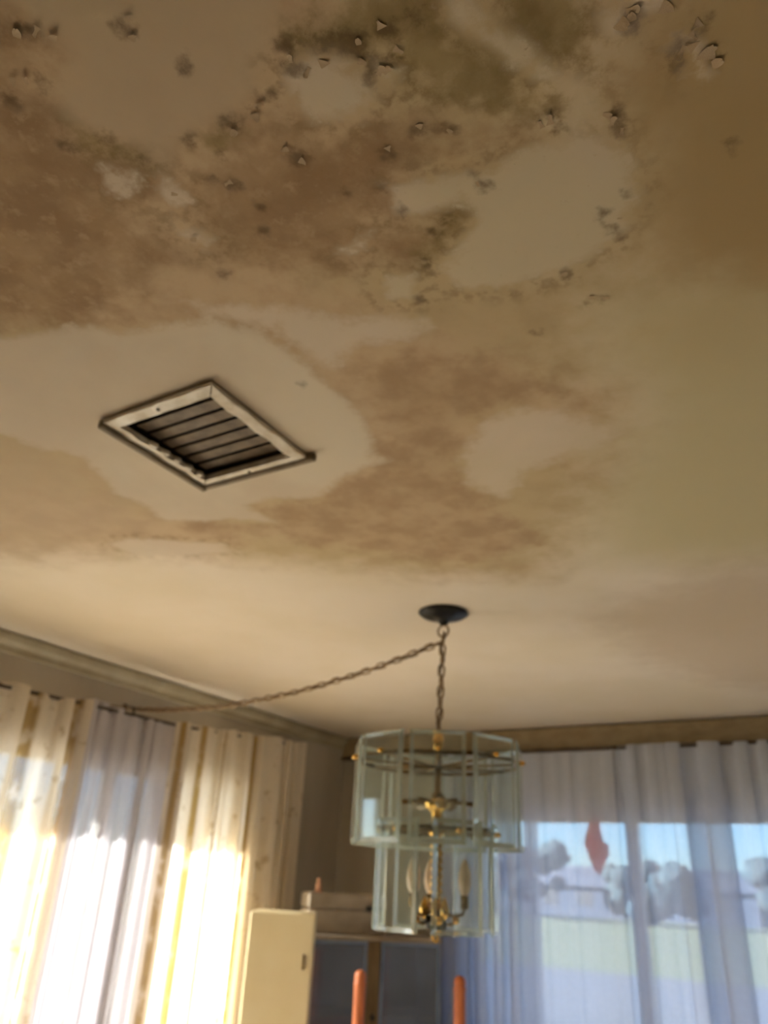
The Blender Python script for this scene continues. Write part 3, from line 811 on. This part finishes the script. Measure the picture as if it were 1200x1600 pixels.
def amp1(u): return 1.0 if u < .52 else (0.28 if u < .90 else 1.0)
def amp2(u): return 0.8 if u < .04 else (.3 if u < .11 else 1.0)
curtain('sheer_curtain', M['sheer'], lambda u: (-2.12+(-1.00+2.12)*u, YB-.13), lambda u: 2.296+.004*math.sin(17*u), 0.10, folds(11, 11, .044, amp1, .5),
        'white sheer behind the chandelier, hanging over the window with a pink ornament', group='white sheers at the wide window', n=760)
curtain('sheer_curtain', M['sheer'], lambda u: (-1.06+(0.95+1.06)*u, YB-.155), lambda u: 2.298+.004*math.sin(15*u), 0.10, folds(14, 18, .044, amp2, .55),
        'white sheer with many close folds at the right edge of the photo', group='white sheers at the wide window', n=1100)
curtain('sheer_curtain', M['sheer'], lambda u: (-2.10+(-1.54+2.10)*u, YB-.068), lambda u: 2.290, 0.10, folds(21, 8, .020, lambda u: 1.0, .4),
        'bunched inner sheer close to the wall, right behind the chandelier glass', group='white sheers at the wide window', n=360)
curtain('sheer_curtain', M['sheer'], lambda u: (-0.79+(-0.58+0.79)*u, YB-.068), lambda u: 2.290, 0.10, folds(23, 4, .020, lambda u: 1.0, .4),
        'narrow inner sheer doubling the folds right of the clear strip of window', group='white sheers at the wide window', n=220)
# rails that carry them
b = MB(); b.tube([(-2.16, YB-.14, 2.288), (1.0, YB-.14, 2.288)], .008, 8)
o = b.build('curtain_rod', M['darkrail']); tag(o, 'thin dark curtain rod above the white sheers', 'curtain rod')
for x_ in (-2.16, -.55, 1.0):
    q = MB(); q.box((x_-.008, YB-.145, 2.280), (x_+.008, YB-.034, 2.296), .002); q.build('bracket', M['darkrail'], o)
b = MB(); b.tube([(XC-.01, 1.0, 2.19), (XC-.01, 2.2, 2.225), (XC-.01, 2.75, 2.235), (XC-.005, 3.68, 2.295)], .007, 8)
o = b.build('curtain_rod', M['darkrail']); tag(o, 'thin sagging curtain rod behind the tops of the gold-striped drapes', 'curtain rod')
for y_, z_ in ((1.05, 2.192), (2.30, 2.226), (3.62, 2.290)):
    q = MB(); q.box((XL+.001, y_-.008, z_-.008), (XC-.005, y_+.008, z_+.008), .002); q.build('bracket', M['darkrail'], o)

# pink ornament hanging inside the window
def pink_mat():
    n = N('pink_glass'); c = n.mix(n.noise(n.coord(), 25, 2), rgb(255,108,118), rgb(250,92,106))
    tr = n.node('ShaderNodeBsdfTranslucent'); n.inp(tr.inputs[0], c)
    di = n.node('ShaderNodeBsdfDiffuse'); n.inp(di.inputs[0], c)
    mx = n.node('ShaderNodeMixShader'); mx.inputs[0].default_value = .7
    n.link(di.outputs[0], mx.inputs[1]); n.link(tr.outputs[0], mx.inputs[2]); return n.done(mx.outputs[0])
M['pinkorn'] = pink_mat()
orn = empty('window_ornament', (-1.245, YB-.035, 1.69)); tag(orn, 'pink diamond-shaped ornament hanging in the window behind the sheer', 'ornament')
outl = [(.010,.0),(.030,.045),(.052,.085),(.050,.118),(.030,.135),(.022,.175),(.020,.215),(-.018,.215),(-.034,.17),(-.046,.125),(-.030,.07),(-.010,.015)]
b = MB(); nn = len(outl)
b.add([(x_, -.006, z_) for x_, z_ in outl]+[(x_, .006, z_) for x_, z_ in outl]+[(x_*.6+.001, -.012, .108+(z_-.108)*.6) for x_, z_ in outl]+[(x_*.6, .012, .108+(z_-.108)*.6) for x_, z_ in outl],
      [(i, (i+1) % nn, nn+(i+1) % nn, nn+i) for i in range(nn)]+[(i, (i+1) % nn, 2*nn+(i+1) % nn, 2*nn+i) for i in range(nn)]+[(nn+i, nn+(i+1) % nn, 3*nn+(i+1) % nn, 3*nn+i) for i in range(nn)]+[tuple(2*nn+i for i in range(nn)), tuple(3*nn+i for i in range(nn))])
b.v = [(x_*1.25, y_, z_*1.2) for x_, y_, z_ in b.v]; b.build('pendant', M['pinkorn'], orn)
b = MB(); b.tube([(0, 0, .255), (0, .0, .275)], .0016, 6); b.build('thread', M['cord'], orn)

# ------------------------------------------------------------------ furniture in the corner
# narrow cream cupboard
def cupboard():
    t = empty('cream_cupboard', (-2.340, 3.100, 0), R(33)); tag(t, 'tall narrow cream cupboard in front of the drape end', 'cupboard')
    w_, d_, h_ = .288, .26, 1.468
    b_ = MB(); b_.box((-w_/2, .02, .05), (w_/2, d_, h_-.0), .006); b_.build('body', M['cream'], t)
    b_ = MB(); b_.box((-w_/2+.01, .04, 0), (w_/2-.01, d_-.01, .05)); b_.build('plinth', M['hutch'], t)
    b_ = MB(); b_.box((-w_/2, 0, .055), (w_/2, .018, h_), .006); dr = b_.build('door', M['cream'], t)
    b_ = MB(); b_.box((w_/2-.040, -.014, 1.25), (w_/2-.030, -.003, 1.31), .003); b_.build('handle', M['brassdull'], dr)
cupboard()

def hutch():
    t = empty('display_cabinet', (-2.165, 3.615, 0), R(45)); tag(t, 'dark display cabinet with two glass doors set across the room corner', 'cabinet')
    w_, d_, h_ = .66, .34, 1.372; th = .02
    def part(nm, a, c, mat='hutch', par=None, bev=.003):
        q_ = MB(); q_.box(a, c, bev); return q_.build(nm, M[mat], par or t)
    part('side_panel', (-w_/2, .02, 0), (-w_/2+th, d_, h_-th), 'hutchin'); part('side_panel', (w_/2-th, .02, 0), (w_/2, d_, h_-th), 'hutchin')
    part('top_panel', (-w_/2-.008, -.004, h_-th), (w_/2+.008, d_+.004, h_), 'greybox')
    part('back_panel', (-w_/2+th, d_-.012, .06), (w_/2-th, d_, h_-th), 'hutchin')
    part('base', (-w_/2+th, .03, 0), (w_/2-th, d_-.012, .08))
    for z_ in (.45, .80, 1.03): part('shelf', (-w_/2+th, .05, z_), (w_/2-th, d_-.012, z_+.016), 'shelf')
    part('center_stile', (-.032, 0, .08), (.032, .030, h_-th))
    for s_ in (-1, 1):
        x0, x1 = (-w_/2, -.034) if s_ < 0 else (.034, w_/2)
        q_ = MB(); f_ = .014; z0, z1 = .085, h_-th-.002
        q_.box((x0, -.002, z0), (x0+f_, .018, z1)); q_.box((x1-f_, -.002, z0), (x1, .018, z1)); q_.box((x0+f_, -.002, z0), (x1-f_, .018, z0+f_)); q_.box((x0+f_, -.002, z1-f_), (x1-f_, .018, z1))
        dr = q_.build('door', M['hutchin'], t)
        part('pane', (x0+f_, .005, z0+f_), (x1-f_, .010, z1-f_), 'darkglass', dr, 0)
    kb = MB(); kb.lathe([(.006, 0), (.006, .010), (.013, .016), (.012, .024), (.004, .028)], 12); kb.v = [(x_, -z_, y_+1.045) for x_, y_, z_ in kb.v]
    kb.build('knob', M['black'], t)
    return t
def dark_glass():
    n = N('cabinet_glass')
    g = n.node('ShaderNodeBsdfGlossy'); g.inputs['Roughness'].default_value = .06; g.inputs[0].default_value = (.9, .95, 1, 1)
    tr = n.node('ShaderNodeBsdfTransparent'); tr.inputs[0].default_value = (.74, .80, .90, 1)
    mx = n.node('ShaderNodeMixShader'); mx.inputs[0].default_value = .12
    n.link(tr.outputs[0], mx.inputs[1]); n.link(g.outputs[0], mx.inputs[2])
    di = n.node('ShaderNodeBsdfDiffuse'); n.inp(di.inputs[0], n.mix(n.smooth(n.noise(n.coord(), 5, 3), .35, .65), rgb(150,164,192), rgb(136,146,166)))
    m2 = n.node('ShaderNodeMixShader'); m2.inputs[0].default_value = .38       # blue-grey diffuse stands in for window light reflected by the pane
    n.link(mx.outputs[0], m2.inputs[1]); n.link(di.outputs[0], m2.inputs[2]); return n.done(m2.outputs[0])
M['darkglass'] = dark_glass()
hutch()
# grey case on the cabinet
ca, sa = math.cos(R(45)), math.sin(R(45))
def on_hutch(lx, ly, z): return (-2.165+ca*lx-sa*ly, 3.615+sa*lx+ca*ly, z)
bx = empty('storage_case', on_hutch(-.135, .06, 1.372), R(45)); tag(bx, 'grey lidded case with a dark handle on top of the display cabinet', 'case')
b = MB(); b.box((-.19, 0, 0), (.20, .24, .105), .006); b.build('tray', M['greybox'], bx)
b = MB(); b.box((-.193, -.003, .107), (.203, .243, .178), .010); b.build('lid', M['greybox'], bx)
b = MB(); b.box((.095, -.022, .108), (.19, -.010, .126), .004); b.box((.100, -.012, .110), (.112, -.002, .124)); b.box((.174, -.012, .110), (.186, -.002, .124)); b.build('handle', M['black'], bx)
fg = empty('figurine', on_hutch(-.275, .10, 1.550), R(45)); tag(fg, 'tiny pink ceramic figurine on the left end of the grey case', 'figurine')
b = MB(); b.lathe([(.020, 0), (.021, .006), (.012, .012), (.016, .028), (.013, .040), (.006, .044)], 14); b.build('figure_body', M['pinkclay'], fg)
b = MB(); b.lathe([(.011*math.sin(PI*k/8), .054-.011*math.cos(PI*k/8)) for k in range(9)], 12); b.build('head', M['pinkclay'], fg)

# high-backed wooden chair
def chair():
    t = empty('dining_chair', (-1.768, 3.247, 0), R(28.6)); tag(t, 'orange wooden high-backed chair with two round-topped posts before the display cabinet', 'chair')
    hw = .205
    for s_ in (-1, 1):
        q_ = MB(); q_.lathe([(.018, 0), (.022, .05), (.024, .44), (.024, 1.215), (.026, 1.225), (.026, 1.232), (.022, 1.238), (.025, 1.250), (.022, 1.266), (.010, 1.276)], 14, (s_*hw, 0, 0)); q_.build('post', M['chairwood'], t)
        q_ = MB(); q_.lathe([(.016, 0), (.021, .05), (.023, .42), (.020, .445)], 12, (s_*(hw+.02), -.42, 0)); q_.build('leg', M['chairwood'], t)
        q_ = MB(); q_.tube([(s_*hw, 0, .22), (s_*(hw+.02), -.42, .22)], .011, 8); q_.build('stretcher', M['chairwood'], t)
    q_ = MB(); q_.tube([(-hw-.02, -.42, .30), (hw+.02, -.42, .30)], .011, 8); q_.build('stretcher', M['chairwood'], t)
    q_ = MB(); q_.box((-hw-.045, -.46, .435), (hw+.045, -.015, .475), .012); q_.build('seat', M['seatpad'], t)
    for z_ in (.62, .78, .94):
        vv = []; ff = []; n_ = 10
        for i in range(n_+1):
            x_ = -hw+2*hw*i/n_; y_ = .03*math.cos(PI*(i/n_-.5))
            for (dy, zz_) in ((-.007, z_-.03), (.007, z_-.03), (.007, z_+.03+.012*math.cos(PI*(i/n_-.5))), (-.007, z_+.03+.012*math.cos(PI*(i/n_-.5)))): vv.append((x_, y_+dy, zz_))
        for i in range(n_):
            for k in range(4): ff.append((i*4+k, i*4+(k+1) % 4, (i+1)*4+(k+1) % 4, (i+1)*4+k))
        ff += [(0,1,2,3), tuple(n_*4+k for k in range(4))]
        q_ = MB(); q_.add(vv, ff); q_.build('back_slat', M['chairwood'], t)
chair()

# ------------------------------------------------------------------ outside
GZ = -0.35
def ground(name, x0, x1, y0, y1, mat, label, dz=0):
    b_ = MB(); b_.box((x0, y0, GZ-.2), (x1, y1, GZ+dz)); struct(b_.build(name, M[mat]), label)
ground('ground_1', -120, 60, -40, 7.0, 'drive', 'pale paved ground outside the house')
ground('ground_2', -120, 60, 7.0, 25.0, 'road', 'grey road beyond the paved ground')
ground('ground_3', -120, 60, 25.0, 110, 'lawn', 'sunny yellow-green lawn across the road')
def tree(x, y, h, rw, label, seed):
    t = empty('tree', (x, y, GZ)); tag(t, label, 'tree', 'trees across the lawn')
    r_ = random.Random(seed)
    b_ = MB(); b_.tube([(0, 0, 0), (.05, 0, h*.3), (0, .05, h*.6)], [.22, .17, .1], 8); b_.build('trunk', M['bark'], t)
    b_ = MB(); nu, nv = 14, 9
    for c_ in range(22):
        cx_, cy_ = r_.uniform(-.75, .75)*rw, r_.uniform(-.5, .5)*rw
        cz_ = h*r_.uniform(.30, .86); rr = rw*r_.uniform(.20, .38); vv = []
        for j in range(nv):
            th = PI*j/(nv-1)
            for i in range(nu):
                a = 2*PI*i/nu; k = 1+r_.uniform(-.32, .32)
                vv.append((cx_+rr*k*math.sin(th)*math.cos(a), cy_+rr*k*math.sin(th)*math.sin(a), cz_+rr*.8*k*math.cos(th)))
        b_.add(vv, [(j*nu+i, j*nu+(i+1) % nu, (j+1)*nu+(i+1) % nu, (j+1)*nu+i) for j in range(nv-1) for i in range(nu)], True)
    b_.build('crown', M['treecrown'], t)
tree(-25.5, 68, 6.2, 3.2, 'dark bushy tree seen through the sheer just left of the pink ornament', 1)
tree(-16.5, 70, 4.8, 4.2, 'low wide tree seen through the sheer right of the pink ornament', 2)
tree(-37, 72, 7.0, 4.0, 'tree seen through the sheer next to the chandelier glass', 3)
tree(-6.0, 74, 5.4, 3.4, 'tree seen through the close folds of the right-hand sheer', 4)
def house():
    t = empty('house', (-21, 82, GZ)); tag(t, 'long low grey house with a dark roof far across the lawn', 'house')
    b_ = MB(); b_.box((-11, 0, 0), (11, 7, 2.8)); b_.build('wall', M['housewall'], t)
    b_ = MB(); b_.add([(-11.5,-.5,2.7),(11.5,-.5,2.7),(11.5,7.5,2.7),(-11.5,7.5,2.7),(-10,3.5,4.6),(10,3.5,4.6)], [(0,1,5,4),(2,3,4,5),(1,2,5),(3,0,4),(0,3,2,1)]); b_.build('roof', M['roof'], t)
    for x_ in (-8, -4.5, 4.5, 8):
        q_ = MB(); q_.box((x_-.7, -.06, 1.0), (x_+.7, .0, 2.2)); q_.build('window', M['black'], t)
    q_ = MB(); q_.box((-.5, -.06, 0), (.5, 0, 2.1)); q_.build('door', M['bark'], t)
house()
